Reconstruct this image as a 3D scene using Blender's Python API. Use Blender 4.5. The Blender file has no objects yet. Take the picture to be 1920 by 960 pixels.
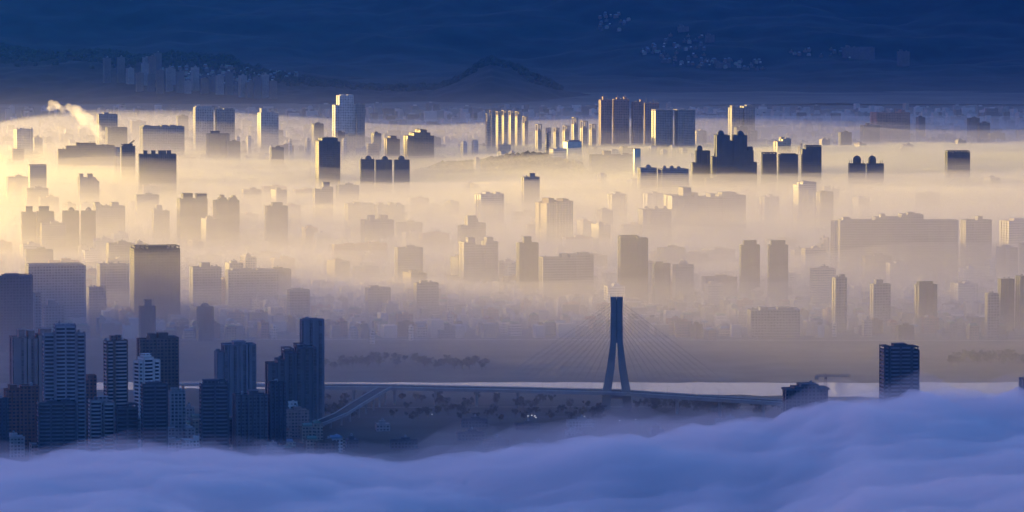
import bpy, bmesh, math, random
from mathutils import noise, Vector, Matrix

S = bpy.context.scene
C = S.collection
random.seed(7)
R = math.radians

# ------------------------------------------------------------------ camera
F = 10000.0            # focal length in pixels of the 1920-wide photograph
H = 500.0              # height of the lookout above the river plain
PIT = math.atan(0.064)
cp, sp = math.cos(PIT), math.sin(PIT)
cam = bpy.data.cameras.new('camera')
cam_o = bpy.data.objects.new('camera', cam)
C.objects.link(cam_o)
cam_o.location = (0, 0, H)
cam_o.rotation_euler = (math.pi / 2 - PIT, 0, 0)
cam.lens = 187.5
cam.sensor_width = 36
cam.clip_start = 5
cam.clip_end = 90000
S.camera = cam_o

# ------------------------------------------------------------------ light
SUN_AZ, SUN_EL = R(-48), R(3.0)
sd = Vector((math.sin(SUN_AZ) * math.cos(SUN_EL), math.cos(SUN_AZ) * math.cos(SUN_EL), math.sin(SUN_EL)))
w = bpy.data.worlds.new('World')
S.world = w
w.use_nodes = True
wt = w.node_tree
bg = wt.nodes['Background']
sk = wt.nodes.new('ShaderNodeTexSky')
sk.sky_type = 'NISHITA'
sk.sun_disc = False
sk.sun_elevation = SUN_EL
sk.sun_rotation = SUN_AZ
sk.ozone_density = 6
sk.air_density = 1
sk.dust_density = 0.3
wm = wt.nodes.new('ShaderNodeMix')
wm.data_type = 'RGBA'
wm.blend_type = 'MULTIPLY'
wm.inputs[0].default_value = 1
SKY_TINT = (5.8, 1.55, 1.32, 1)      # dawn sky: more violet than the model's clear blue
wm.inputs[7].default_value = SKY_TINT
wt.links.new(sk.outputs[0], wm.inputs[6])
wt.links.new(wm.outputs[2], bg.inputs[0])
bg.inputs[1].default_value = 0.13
L = bpy.data.lights.new('sun', 'SUN')
sun_o = bpy.data.objects.new('sun', L)
C.objects.link(sun_o)
sun_o.rotation_euler = sd.to_track_quat('Z', 'Y').to_euler()
L.energy = 4.5
L.angle = R(.5)
L.color = (1, .69, .19)
S.view_settings.view_transform = 'Standard'
S.view_settings.look = 'None'
S.view_settings.gamma = 1
S.view_settings.exposure = 1.62
S.cycles.use_denoising = True
S.cycles.volume_bounces = 12
S.cycles.max_bounces = 12
S.cycles.diffuse_bounces = 2
S.cycles.glossy_bounces = 2
S.cycles.sample_clamp_indirect = 6

# ------------------------------------------------------------------ helpers
def PX(px, py, Y):
    u = (px - 960) / F; v = (480 - py) / F
    t = Y / (cp + v * sp)
    return (t * u, Y, H + t * (-sp + v * cp))

def GR(px, py, z=0.0):
    u = (px - 960) / F; v = (480 - py) / F
    t = (H - z) / (sp - v * cp)
    return (t * u, t * (cp + v * sp), z)

def hit(px, py, fn, y0, y1, step=12.0):
    """point where the sight line first meets the terrain fn"""
    Y = y0
    while Y < y1:
        x, _, z = PX(px, py, Y)
        if z <= fn(x, Y):
            return (x, Y, fn(x, Y))
        Y += step
    return None

def ss(a, b, x):
    t = min(1.0, max(0.0, (x - a) / (b - a)))
    return t * t * (3 - 2 * t)

def fb(x, y, s, o=4):
    return noise.fractal(Vector((x / s, y / s, 0.37)), 1, 2, o)

def interp(pts, x):
    if x <= pts[0][0]: return pts[0][1]
    for (a, b), (c, d) in zip(pts, pts[1:]):
        if x <= c: return b + (d - b) * (x - a) / (c - a)
    return pts[-1][1]

def tag(o, label=None, cat=None, group=None, kind=None):
    if label: o['label'] = label
    if cat: o['category'] = cat
    if group: o['group'] = group
    if kind: o['kind'] = kind
    return o

def empty(name, loc=(0, 0, 0), rz=0.0):
    o = bpy.data.objects.new(name, None)
    C.objects.link(o)
    o.location = loc
    o.rotation_euler = (0, 0, rz)
    return o

class MB:
    """collects shapes and links them as one mesh object"""
    def __init__(s): s.v = []; s.f = []
    def quadgrid(s): pass
    def prism(s, poly, z0, z1, z1b=None):
        n = len(poly); b = len(s.v)
        s.v += [(x, y, z0) for x, y in poly] + [(x, y, z1) for x, y in poly]
        s.f += [(b + i, b + (i + 1) % n, b + n + (i + 1) % n, b + n + i) for i in range(n)]
        s.f.append(tuple(b + n + i for i in range(n)))
        s.f.append(tuple(b + n - 1 - i for i in range(n)))
        return s
    def box(s, x0, x1, y0, y1, z0, z1):
        return s.prism([(x0, y0), (x1, y0), (x1, y1), (x0, y1)], z0, z1)
    def bar(s, p, q, r, r2=None, n=6, up=(0, 0, 1)):
        p, q = Vector(p), Vector(q); d = (q - p)
        if d.length < 1e-6: return s
        d.normalize(); u = d.cross(Vector(up))
        if u.length < 1e-3: u = d.cross(Vector((1, 0, 0)))
        u.normalize(); v = d.cross(u); b = len(s.v); r2 = r if r2 is None else r2
        for c, rr in ((p, r), (q, r2)):
            for i in range(n):
                a = 2 * math.pi * (i + .5) / n
                s.v.append(tuple(c + (u * math.cos(a) + v * math.sin(a)) * rr))
        s.f += [(b + i, b + (i + 1) % n, b + n + (i + 1) % n, b + n + i) for i in range(n)]
        s.f.append(tuple(b + n + i for i in range(n))); s.f.append(tuple(b + n - 1 - i for i in range(n)))
        return s
    def lathe(s, prof, cx=0, cy=0, n=14):
        b = len(s.v)
        for r, z in prof:
            for i in range(n):
                a = 2 * math.pi * i / n
                s.v.append((cx + r * math.cos(a), cy + r * math.sin(a), z))
        m = len(prof)
        for j in range(m - 1):
            for i in range(n):
                s.f.append((b + j * n + i, b + j * n + (i + 1) % n, b + (j + 1) * n + (i + 1) % n, b + (j + 1) * n + i))
        s.f.append(tuple(b + (m - 1) * n + i for i in range(n)))
        s.f.append(tuple(b + n - 1 - i for i in range(n)))
        return s
    def blob(s, c, rx, ry, rz, amp=.25, sub=2, seed=0):
        bm = bmesh.new(); bmesh.ops.create_icosphere(bm, subdivisions=sub, radius=1)
        b = len(s.v)
        for v in bm.verts:
            k = 1 + amp * noise.noise(v.co * 1.7 + Vector((seed * 3.1, seed, 0)))* 1.6
            s.v.append((c[0] + v.co.x * rx * k, c[1] + v.co.y * ry * k, c[2] + v.co.z * rz * k))
        s.f += [tuple(b + v.index for v in f.verts) for f in bm.faces]
        bm.free(); return s
    def build(s, name, m=None, parent=None, smooth=False):
        me = bpy.data.meshes.new(name)
        me.from_pydata(s.v, [], s.f); me.update()
        if m: me.materials.append(m)
        if smooth:
            for p in me.polygons: p.use_smooth = True
        o = bpy.data.objects.new(name, me); C.objects.link(o)
        if parent: o.parent = parent
        return o

# ------------------------------------------------------------------ materials
def mat(name, c, r=.85, var=.0, scale=.05, metal=0, island=False):
    m = bpy.data.materials.new(name); m.use_nodes = True; t = m.node_tree
    b = t.nodes['Principled BSDF']
    b.inputs['Base Color'].default_value = (*c, 1); b.inputs['Roughness'].default_value = r
    b.inputs['Metallic'].default_value = metal
    if var:
        co = t.nodes.new('ShaderNodeTexCoord'); n = t.nodes.new('ShaderNodeTexNoise')
        n.inputs['Scale'].default_value = scale; n.inputs['Detail'].default_value = 6
        t.links.new(co.outputs['Object'], n.inputs['Vector'])
        mx = t.nodes.new('ShaderNodeMix'); mx.data_type = 'RGBA'
        mx.inputs[6].default_value = (*[k * (1 - var) for k in c], 1)
        mx.inputs[7].default_value = (*[min(1, k * (1 + var)) for k in c], 1)
        cr = t.nodes.new('ShaderNodeMapRange'); cr.inputs[1].default_value = .35; cr.inputs[2].default_value = .65
        t.links.new(n.outputs[0], cr.inputs[0]); t.links.new(cr.outputs[0], mx.inputs[0])
        if island:
            ge = t.nodes.new('ShaderNodeNewGeometry')
            t.links.new(ge.outputs['Random Per Island'], mx.inputs[0])
        t.links.new(mx.outputs[2], b.inputs['Base Color'])
    return m

_fc = {}
def facade(c, fh=3.3, bay=3.6, wz=.5, wx=.4, glass=(.03, .04, .055)):
    """wall with rows of window openings, laid out in the building's own metres"""
    key = (c, fh, bay, wz, wx, glass)
    if key in _fc: return _fc[key]
    m = bpy.data.materials.new('facade'); m.use_nodes = True; t = m.node_tree; N = t.nodes; K = t.links
    b = N['Principled BSDF']
    co = N.new('ShaderNodeTexCoord'); sx = N.new('ShaderNodeSeparateXYZ'); sn = N.new('ShaderNodeSeparateXYZ')
    K.new(co.outputs['Object'], sx.inputs[0]); K.new(co.outputs['Normal'], sn.inputs[0])
    def M(op, a, bb=None, c3=None):
        n = N.new('ShaderNodeMath'); n.operation = op
        for i, q in enumerate((a, bb, c3)):
            if q is None: continue
            if isinstance(q, (int, float)): n.inputs[i].default_value = q
            else: K.new(q, n.inputs[i])
        return n.outputs[0]
    ax = M('ABSOLUTE', sn.outputs[0]); ay = M('ABSOLUTE', sn.outputs[1]); side = M('GREATER_THAN', ax, ay)
    hx = M('ADD', M('MULTIPLY', sx.outputs[1], side), M('MULTIPLY', sx.outputs[0], M('SUBTRACT', 1, side)))
    fz = M('FRACT', M('DIVIDE', sx.outputs[2], fh)); fx = M('FRACT', M('DIVIDE', hx, bay))
    rowm = M('LESS_THAN', M('ABSOLUTE', M('SUBTRACT', fz, .5)), wz / 2)
    colm = M('GREATER_THAN', fx, wx)
    win = M('MULTIPLY', M('MULTIPLY', rowm, colm), M('LESS_THAN', M('ABSOLUTE', sn.outputs[2]), .5))
    nz = N.new('ShaderNodeTexNoise'); nz.inputs['Scale'].default_value = .06; nz.inputs['Detail'].default_value = 5
    K.new(co.outputs['Object'], nz.inputs['Vector'])
    mx = N.new('ShaderNodeMix'); mx.data_type = 'RGBA'; K.new(nz.outputs[0], mx.inputs[0])
    mx.inputs[6].default_value = (*[k * .7 for k in c], 1); mx.inputs[7].default_value = (*[min(1, k * 1.25) for k in c], 1)
    # every window a little different: curtains, blinds
    wn = N.new('ShaderNodeTexWhiteNoise'); cv = N.new('ShaderNodeCombineXYZ')
    K.new(M('FLOOR', M('DIVIDE', hx, bay)), cv.inputs[0]); K.new(M('FLOOR', M('DIVIDE', sx.outputs[2], fh)), cv.inputs[1]); K.new(side, cv.inputs[2])
    K.new(cv.outputs[0], wn.inputs['Vector'])
    gm = N.new('ShaderNodeMix'); gm.data_type = 'RGBA'; K.new(M('POWER', wn.outputs[0], 3.0), gm.inputs[0])
    gm.inputs[6].default_value = (*glass, 1); gm.inputs[7].default_value = (*[.6 * k + .4 * g for k, g in zip(c, glass)], 1)
    m2 = N.new('ShaderNodeMix'); m2.data_type = 'RGBA'; K.new(win, m2.inputs[0])
    K.new(mx.outputs[2], m2.inputs[6]); K.new(gm.outputs[2], m2.inputs[7])
    K.new(m2.outputs[2], b.inputs['Base Color'])
    K.new(M('SUBTRACT', .85, M('MULTIPLY', win, .55)), b.inputs['Roughness'])
    _fc[key] = m
    return m

def volmat(name, dens, col, g):
    m = bpy.data.materials.new(name); m.use_nodes = True; t = m.node_tree; t.nodes.clear()
    o = t.nodes.new('ShaderNodeOutputMaterial'); v = t.nodes.new('ShaderNodeVolumePrincipled')
    v.inputs['Density'].default_value = dens; v.inputs['Color'].default_value = (*col, 1); v.inputs['Anisotropy'].default_value = g
    t.links.new(v.outputs[0], o.inputs['Volume']); m.cycles.homogeneous_volume = True
    return m

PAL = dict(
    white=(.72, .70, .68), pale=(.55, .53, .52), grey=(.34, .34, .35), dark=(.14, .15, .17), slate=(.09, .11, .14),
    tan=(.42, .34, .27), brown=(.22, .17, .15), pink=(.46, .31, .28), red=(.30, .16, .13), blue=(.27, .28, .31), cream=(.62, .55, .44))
M_roof = mat('roof_concrete', (.22, .21, .20), .9, .4, .3)
M_band = mat('balcony_paint', (.45, .47, .5), .7, .15, .3)
M_white = mat('white_paint', (.78, .76, .74), .6, .1, .2)
M_tank = mat('tank_steel', (.3, .31, .33), .5)
M_glass = mat('dark_glass', (.03, .045, .06), .2)
M_steel = mat('painted_steel', (.16, .17, .19), .5, .2, 1)
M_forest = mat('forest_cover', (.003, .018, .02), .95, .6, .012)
M_leaf = mat('foliage', (.04, .06, .03), .95, .4, .5)
M_leafd = mat('dark_foliage', (.013, .024, .016), .95, .4, .5)
M_bark = mat('bark', (.08, .06, .05), .95)
M_conc = mat('bridge_concrete', (.24, .24, .25), .85, .2, .05)
M_asph = mat('asphalt', (.05, .05, .055), .9, .2, .1)

# ------------------------------------------------------------------ terrain
def grid(name, x0, x1, y0, y1, nx, ny, fn, m, smooth=True):
    b = MB()
    for j in range(ny + 1):
        for i in range(nx + 1):
            x = x0 + (x1 - x0) * i / nx; y = y0 + (y1 - y0) * j / ny
            b.v.append((x, y, fn(x, y)))
    b.f = [(j * (nx + 1) + i, j * (nx + 1) + i + 1, (j + 1) * (nx + 1) + i + 1, (j + 1) * (nx + 1) + i) for j in range(ny) for i in range(nx)]
    return b.build(name, m, None, smooth)

m_ground = mat('ground_cover', (.075, .078, .07), .95, .5, .004)
tag(MB().quadgrid() or grid('ground', -24000, 24000, -4000, 60000, 4, 4, lambda x, y: 0, m_ground), kind='structure')

# the river: a glossy sheet, then the meadow island and the near park on either side of it
m_water = mat('river_water', (.03, .04, .05), .12)
wb = m_water.node_tree.nodes['Principled BSDF']
wn_ = m_water.node_tree.nodes.new('ShaderNodeTexNoise'); wn_.inputs['Scale'].default_value = .05
bp = m_water.node_tree.nodes.new('ShaderNodeBump'); bp.inputs['Strength'].default_value = .15; bp.inputs['Distance'].default_value = 1
tc = m_water.node_tree.nodes.new('ShaderNodeTexCoord')
m_water.node_tree.links.new(tc.outputs['Object'], wn_.inputs['Vector'])
m_water.node_tree.links.new(wn_.outputs[0], bp.inputs['Height']); m_water.node_tree.links.new(bp.outputs[0], wb.inputs['Normal'])

def strip(name, near, far, z, m, x0=-2600, x1=2600, n=260, kind='structure'):
    b = MB()
    for i in range(n + 1):
        x = x0 + (x1 - x0) * i / n
        b.v += [(x, near(x), z), (x, far(x), z)]
    b.f = [(2 * i, 2 * i + 2, 2 * i + 3, 2 * i + 1) for i in range(n)]
    return tag(b.build(name, m), kind=kind)

m_meadow = mat('meadow_grass', (.05, .052, .04), .98, .7, .02)
m_park = mat('park_grass', (.035, .045, .035), .98, .5, .012)
far_edge = lambda x: 5688 + 8 * fb(x, 0, 260) - 22 * abs(fb(x, 50, 14))
near_edge = lambda x: 5602 - 100 * ss(-50, 450, x) + 12 * fb(x, 9, 160) + 22 * abs(fb(x, 90, 40))
strip('meadow', far_edge, lambda x: 6240 + 12 * fb(x, 3, 300), .004, m_meadow)
strip('river', lambda x: near_edge(x) - 25, lambda x: far_edge(x) + 10, .008, m_water)
strip('park', lambda x: 4300, near_edge, .012, m_park)
strip('levee_road', lambda x: 5292 + .02 * x, lambda x: 5306 + .02 * x, .03, M_asph, -900, 300, 40)
strip('riverside_path', lambda x: 5405 + .01 * x + 8 * fb(x, 5, 300), lambda x: 5409 + .01 * x + 8 * fb(x, 5, 300), .03, mat('path_concrete', (.3, .3, .29), .9), -400, 900, 80)
strip('shore_road', lambda x: 6262 - .02 * x, lambda x: 6274 - .02 * x, .03, mat('road_concrete', (.28, .27, .26), .8, .1, .1), -1300, 1300, 60)

RIDGE = [(-400, 60), (0, 82), (60, 96), (110, 101), (190, 102), (300, 108), (435, 112), (450, 128), (520, 135), (560, 140), (620, 146),
         (700, 156), (820, 160), (860, 138), (900, 111), (922, 104), (950, 115), (1000, 140), (1050, 165), (1150, 185), (1300, 215), (1500, 235)]
def back(x, y):
    top = 520 - ss(-2600, -5000, x) * 330 + 60 * fb(x, 0, 1800)
    return top * ss(16200, 19500, y) + (22 * fb(x, y, 700, 4) + 9 * fb(x, y, 90, 4)) * ss(16200, 17200, y) + 40 * ss(14500, 16500, y) * (.7 + fb(x, y, 420, 5)) - 6 * (1 - ss(14500, 16600, y))
def ridge(x, y):
    zr = PX(960, interp(RIDGE, 960 + x / 15000 * F), 15000)[2]
    g = 1 - abs(y - 15000) / (900 if y < 15000 else 1500)
    # spurs run down towards the plain from the crest
    return zr * max(g, -1) + (5 * fb(x, y, 60) + 20 * fb(x - .5 * y, y * .35, 260)) * (1 if g > 0 else .2) - 6
def hillside(x, y):  # unseen ridge at left, its profile shaped to shade the near and farthest fog
    yy = y + 225 * fb(x, y, 900)
    h = interp([(6150, 540), (8790, 485), (8960, 385), (9350, 275), (10050, 60)], yy) + 700 * ss(14350, 16500, yy)
    return h * math.exp(-((x + 4000) / 900) ** 2) + 25 * fb(x, y, 500) - 12
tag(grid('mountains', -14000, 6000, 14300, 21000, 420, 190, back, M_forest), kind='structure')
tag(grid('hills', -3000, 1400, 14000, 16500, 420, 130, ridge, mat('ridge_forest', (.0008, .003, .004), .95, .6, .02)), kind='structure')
tag(grid('hillside', -6800, -1500, -1500, 22000, 100, 340, hillside, M_forest), kind='structure')  # out-of-view blocker, added to keep low sun off foreground and mountain foot

# wooded knoll in the golden fog
KN = [(760, 330), (800, 318), (830, 309), (870, 307), (900, 305), (930, 298), (960, 293), (985, 289), (1010, 290), (1035, 296), (1060, 305), (1085, 309), (1100, 325), (1120, 345)]
KD = 9850.0
def knoll(x, y):
    px = 960 + x / KD * F
    if px <= 760 or px >= 1120: return -3
    zr = PX(960, interp(KN, px), KD)[2]
    return max(-3, zr * math.exp(-((y - KD) / 160) ** 2) + 3 * fb(x, y, 40) - 3)
tag(grid('wooded_hill', -230, 190, KD - 380, KD + 380, 90, 60, knoll, M_forest), kind='structure')

def woodland(name, pts, m, label, r0, r1):
    b = MB()
    for k, (x, y, z) in enumerate(pts):
        r = random.uniform(r0, r1)
        b.blob((x, y, z + r * .45), r, r, r * random.uniform(.7, 1.1), .35, 1, k)
    return tag(b.build(name, m), label, 'woodland', kind='stuff')
pts = []
for _ in range(900):
    x = random.uniform(-200, 160); y = KD + random.gauss(0, 70)
    z = knoll(x, y)
    if z > 3: pts.append((x, y, z))
woodland('knoll_woodland', pts, M_leafd, 'dark treetops covering the low wooded hill in the golden fog', 3.5, 7.5)
pts = []
for _ in range(2600):
    x = random.uniform(-1700, 420); y = 15000 + random.gauss(0, 90)
    z = ridge(x, y)
    if z > 8: pts.append((x, y, z))
woodland('ridge_woodland', pts, M_leafd, 'treetops along the crest of the dark middle ridge', 5, 11)

# ------------------------------------------------------------------ towers
def plan(x0, x1, y0, y1, ribs, dep=.9):
    """rectangle whose front and left faces carry shallow vertical recesses"""
    if ribs <= 0: return [(x0, y0), (x1, y0), (x1, y1), (x0, y1)]
    p = []
    W = x1 - x0; s = W / (ribs * 2 + 1)
    p.append((x0, y0))
    for k in range(ribs):
        a = x0 + s * (2 * k + 1); b = a + s
        p += [(a, y0), (a, y0 + dep), (b, y0 + dep), (b, y0)]
    p += [(x1, y0), (x1, y1), (x0, y1)]
    D = y1 - y0; nl = max(1, ribs // 2); s = D / (nl * 2 + 1)
    for k in reversed(range(nl)):
        a = y0 + s * (2 * k + 1); b = a + s
        p += [(x0, b), (x0 + dep, b), (x0 + dep, a), (x0, a)]
    return p

def tower(label, yb, blocks, roofs=(), domes=(), frames=(), masts=(), col='grey', yaw=14, ratio=.6, ribs=3, near=False,
          name='residential_tower', cat='tower', group=None, band=None, fac=None, slabs=(), roofc=None, base=None):
    yr = R(yaw)
    if base: D, zb = base[1], base[2]
    else: D = GR(960, yb)[1]; zb = 0.0
    x0 = min(b[0] for b in blocks); x1 = max(b[1] for b in blocks)
    mpp = D / F
    W = (x1 - x0) * mpp
    w = W / (math.cos(yr) + ratio * math.sin(yr)); d = max(6.0, w * ratio)
    cx = (x0 + x1) / 2
    X = lambda p: (p - cx) * mpp * w / W
    Z = lambda py: PX(960, py, D)[2] - zb
    root = empty(name, ((cx - 960) * mpp * 1.0, D + d / 2, zb), yr)
    tag(root, label, cat, group)
    c = PAL[col]
    m = fac or facade(c)
    mr = mat_cached(roofc or tuple(k * .8 for k in c))
    htop = min(Z(b[2]) for b in blocks)
    wall = MB()
    order = sorted(blocks, key=lambda b: b[2])
    for k, (a, b, t) in enumerate(order):
        dd = d * (1 - .07 * k)
        fy = -d / 2 + .5 * (d - dd)
        zt = Z(t)
        xa, xb_ = X(a) + .01 * k, X(b) - .01 * k
        rb = max(0, round(ribs * (b - a) / (x1 - x0))) if ribs else 0
        if near:
            wall.prism(plan(xa + .6, xb_ - .6, fy + .6, fy + dd - .6, 0), -1, zt - .3)
        else:
            wall.prism(plan(xa, xb_, fy, fy + dd, rb if xb_ - xa > 7 else 0), -1, zt)
            # parapet
            pm = MB(); z0 = zt + .003
            if xb_ - xa > 5:
                pm.box(xa, xb_, fy, fy + .35, z0, zt + 1.1); pm.box(xa, xb_, fy + dd - .35, fy + dd, z0, zt + 1.1)
                pm.box(xa, xa + .35, fy + .36, fy + dd - .36, z0, zt + 1.1); pm.box(xb_ - .35, xb_, fy + .36, fy + dd - .36, z0, zt + 1.1)
                pm.build('parapet', mr, root)
    wall.build('glass_core' if near else 'wall', M_glass if near else m, root)
    if near:
        bm_ = band or M_band
        for k, (a, b, t) in enumerate(order):
            dd = d * (1 - .07 * k); fy = -d / 2 + .5 * (d - dd); zt = Z(t)
            xa, xb_ = X(a) + .01 * k, X(b) - .01 * k
            n = max(3, int(zt / 3.4)); fh = zt / n
            sh = MB().box(xa, xb_, fy, fy + dd, 0, fh * .42); first = None
            # balcony bays stand proud of the band
            nb = max(1, int((xb_ - xa) / 9)); s = (xb_ - xa) / nb
            for q in range(nb):
                sh.box(xa + s * (q + .25), xa + s * (q + .75), fy - 1.1, fy - .002, 0, fh * .36)
            for q in range(n):
                if first is None:
                    first = sh.build('floor_band', bm_, root); o = first
                else:
                    o = first.copy(); C.objects.link(o); o.parent = root
                o.location = (0, 0, (q + .58) * fh)
            pr = .9
            for px_ in (xa, xb_ - pr * 1.4):
                for py_ in (fy - .15, fy + dd - pr):
                    MB().box(px_ - .1, px_ + pr * 1.4, py_, py_ + pr, -1, zt + .6).build('corner_pier', mr, root)
            for q in range(1, nb):
                MB().box(xa + s * q - .8, xa + s * q + .8, fy - .25, fy + .3, -1, zt + .3).build('wall_pier', m, root)
            pm = MB().box(xa + .2, xb_ - .2, fy + .2, fy + .55, zt + .004, zt + 1.4).box(xa + .2, xa + .55, fy + .56, fy + dd - .2, zt + .004, zt + 1.4)
            pm.box(xb_ - .55, xb_ - .2, fy + .56, fy + dd - .2, zt + .004, zt + 1.4)
            pm.build('parapet', mr, root)
            MB().box(xa + .62, xb_ - .62, fy + .62, fy + dd - .62, zt - .29, zt + .05).build('roof_slab', M_roof, root)
    def ht(a, b):  # height of the block under a roof piece
        mid = (a + b) / 2
        hs = [t for (p, q, t) in blocks if p - 2 <= mid <= q + 2]
        return Z(min(hs)) if hs else htop
    for (a, b, t) in roofs:
        z0 = ht(a, b)
        o = MB().box(X(a), X(b), -d * .28, d * .28, z0 + .06, Z(t) - .5).box(X(a) - .4, X(b) + .4, -d * .28 - .4, d * .28 + .4, Z(t) - .5, Z(t)).build('rooftop_room', m if near else mr, root)
    for (a, b, t) in domes:
        z0 = ht(a, b); r = (X(b) - X(a)) / 2; c0 = (X(a) + X(b)) / 2; hh = max(2, Z(t) - z0)
        dh = min(hh, r * 1.1)
        MB().lathe([(r, z0 + .05), (r, z0 + hh - dh)] + [(r * math.cos(q), z0 + hh - dh + dh * math.sin(q)) for q in (R(15), R(30), R(45), R(60), R(75), R(88))], c0, 0).build('dome', mr, root, True)
    for (a, b, t) in frames:
        z0 = ht(a, b); z1 = Z(t); fm = MB(); r = .6 * max(1, mpp / .5)
        n = max(2, int((X(b) - X(a)) / 5) + 1)
        for yy in (-d * .45, d * .45):
            for i in range(n):
                xx = X(a) + (X(b) - X(a)) * i / (n - 1)
                fm.bar((xx, yy, z0), (xx, yy, z1), r, n=4)
            fm.box(X(a) - r, X(b) + r, yy - r, yy + r, z1, z1 + 1.2)
        for xx in (X(a), X(b)):
            fm.box(xx - r, xx + r, -d * .45 + r, d * .45 - r, z1 + .003, z1 + 1.1)
        fm.build('crown_frame', mr, root)
    for (a, b, t) in slabs:      # thin overhanging roof caps
        MB().box(X(a), X(b), -d * .55, d * .55, Z(t) - 1.6, Z(t)).build('roof_cap', mr, root)
    for (a, t) in masts:
        z0 = ht(a, a)
        MB().bar((X(a), 0, z0), (X(a), 0, Z(t)), .7, .25).build('antenna', M_steel, root)
    # water tanks stand on most roofs
    if not domes and w > 14:
        for k in range(2):
            a, b, t = random.choice(blocks)
            xx = X(a) + (X(b) - X(a)) * random.uniform(.2, .8)
            MB().lathe([(1.3, Z(t) + .06), (1.3, Z(t) + 2.6), (.5, Z(t) + 3.1)], xx, d * .36, 8).build('water_tank', M_tank, root)
    return root

_mc = {}
def mat_cached(c):
    c = tuple(round(k, 2) for k in c)
    if c not in _mc: _mc[c] = mat('roof_trim', c, .85, .15, .3)
    return _mc[c]

T = tower
VERT = facade((.22, .23, .26), 3.4, 9, .92, .66, (.11, .12, .14))
VERTD = facade((.15, .16, .18), 3.4, 8, .8, .6, (.06, .07, .08))
VERTP = facade((.42, .30, .28), 3.4, 10, .9, .78, (.16, .12, .12))
M_bluband = mat('blue_grey_band', (.30, .33, .37), .6, .2, .3)
M_pinkband = mat('pink_tile_band', (.42, .30, .29), .8, .12, .3)
M_darkband = mat('dark_tile_band', (.12, .14, .17), .7, .15, .3)
M_whtband = mat('white_tile_band', (.7, .68, .67), .7, .1, .3)

# --- near left group, foot of the frame
T('blue-grey office tower ringed by pale floor bands, tallest at lower left', 880, [(96, 139, 612), (73, 96, 627), (139, 158, 627)], roofs=[(100, 134, 609)], masts=[(106, 602), (125, 607)], col='blue', yaw=8, near=True, band=M_bluband, name='office_tower')
T('pinkish twin-shafted tower behind the blue-grey banded tower', 790, [(10, 40, 634), (42, 64, 636), (65, 100, 630)], roofs=[(25, 37, 619), (45, 58, 621), (70, 94, 618)], col='pink', ribs=4, fac=VERTP)
T('narrow brown tower with white balcony frames and two roof boxes', 830, [(190, 207, 641), (207, 237, 640)], roofs=[(202, 212, 630), (215, 224, 629)], col='brown', yaw=20, near=True, band=mat('brown_band', (.42, .38, .38), .8, .1, .3))
T('wide dark brown tower with two roof blocks behind the small white tower', 800, [(251, 272, 638), (272, 333, 635)], roofs=[(272, 286, 626), (292, 312, 625)], col='brown', ribs=5)
T('small white stepped tower catching pink sunlight', 815, [(246, 257, 678), (257, 282, 672), (282, 298, 677)], roofs=[(260, 279, 664)], col='white', yaw=30, near=True, band=M_whtband)
T('dark narrow tower standing before the small white stepped tower', 880, [(260, 312, 722)], roofs=[(268, 300, 717)], col='slate', near=True, band=M_darkband, yaw=10)
T('black glazed tower with a pale ledge band near its top', 885, [(370, 427, 722)], roofs=[(375, 405, 712)], frames=[(408, 424, 716)], col='slate', yaw=10, near=True, band=M_darkband)
T('broad stepped blue-grey tower with a reddish roof room', 815, [(397, 412, 662), (412, 462, 648), (464, 479, 648)], roofs=[(433, 458, 641)], col='blue', ribs=6, yaw=12, fac=VERT)
T('slender tall slab tower with flat top, highest of the river edge group', 800, [(560, 607, 601)], roofs=[(565, 593, 597)], col='blue', ribs=2, yaw=12, ratio=.5, fac=VERT)
T('stepped tower complex leaning against the slender slab tower', 812, [(492, 512, 683), (512, 526, 676), (526, 553, 663), (553, 592, 654)], frames=[(527, 545, 656), (553, 572, 649)], col='dark', ribs=6, yaw=10, fac=VERTD)
T('dark box tower with a light corner in front of the stepped complex', 855, [(500, 535, 718)], roofs=[(503, 516, 714)], col='slate', yaw=14, ribs=3)
T('dark broad block in front of the banded office tower', 885, [(62, 140, 757)], roofs=[(80, 100, 752), (110, 128, 751)], col='slate', near=True, band=M_darkband, yaw=9)
T('dark slab at the left edge of the frame near the fog', 880, [(-20, 13, 749)], col='slate', ribs=3)
T('reddish mid-rise block right of the banded office tower', 850, [(128, 160, 714), (160, 178, 706)], domes=[(161, 175, 702)], col='red', ribs=4)
T('pair of mid-rise slabs with pale balcony stripes under the brown tower', 872, [(160, 186, 752), (188, 212, 757)], roofs=[(178, 200, 744)], col='grey', near=True, yaw=12, band=M_band)
T('dark block with white roof rail left of the dark narrow tower', 876, [(212, 256, 765)], frames=[(236, 254, 759)], col='dark', near=True, yaw=10, band=M_darkband)
T('grey block with a pale fin wall right of the dark narrow tower', 850, [(312, 345, 735)], roofs=[(316, 330, 728)], col='grey', ribs=4)
T('low dark block beneath the broad stepped tower', 858, [(432, 500, 742)], roofs=[(462, 482, 733)], col='dark', ribs=5)
T('dark slab between the banded office tower and the reddish block', 862, [(140, 158, 742)], col='brown', ribs=2)
T('brownish mid-rise block under the pinkish twin tower', 850, [(0, 34, 732), (34, 70, 726)], roofs=[(8, 24, 722)], col='red', ribs=4)
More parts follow.
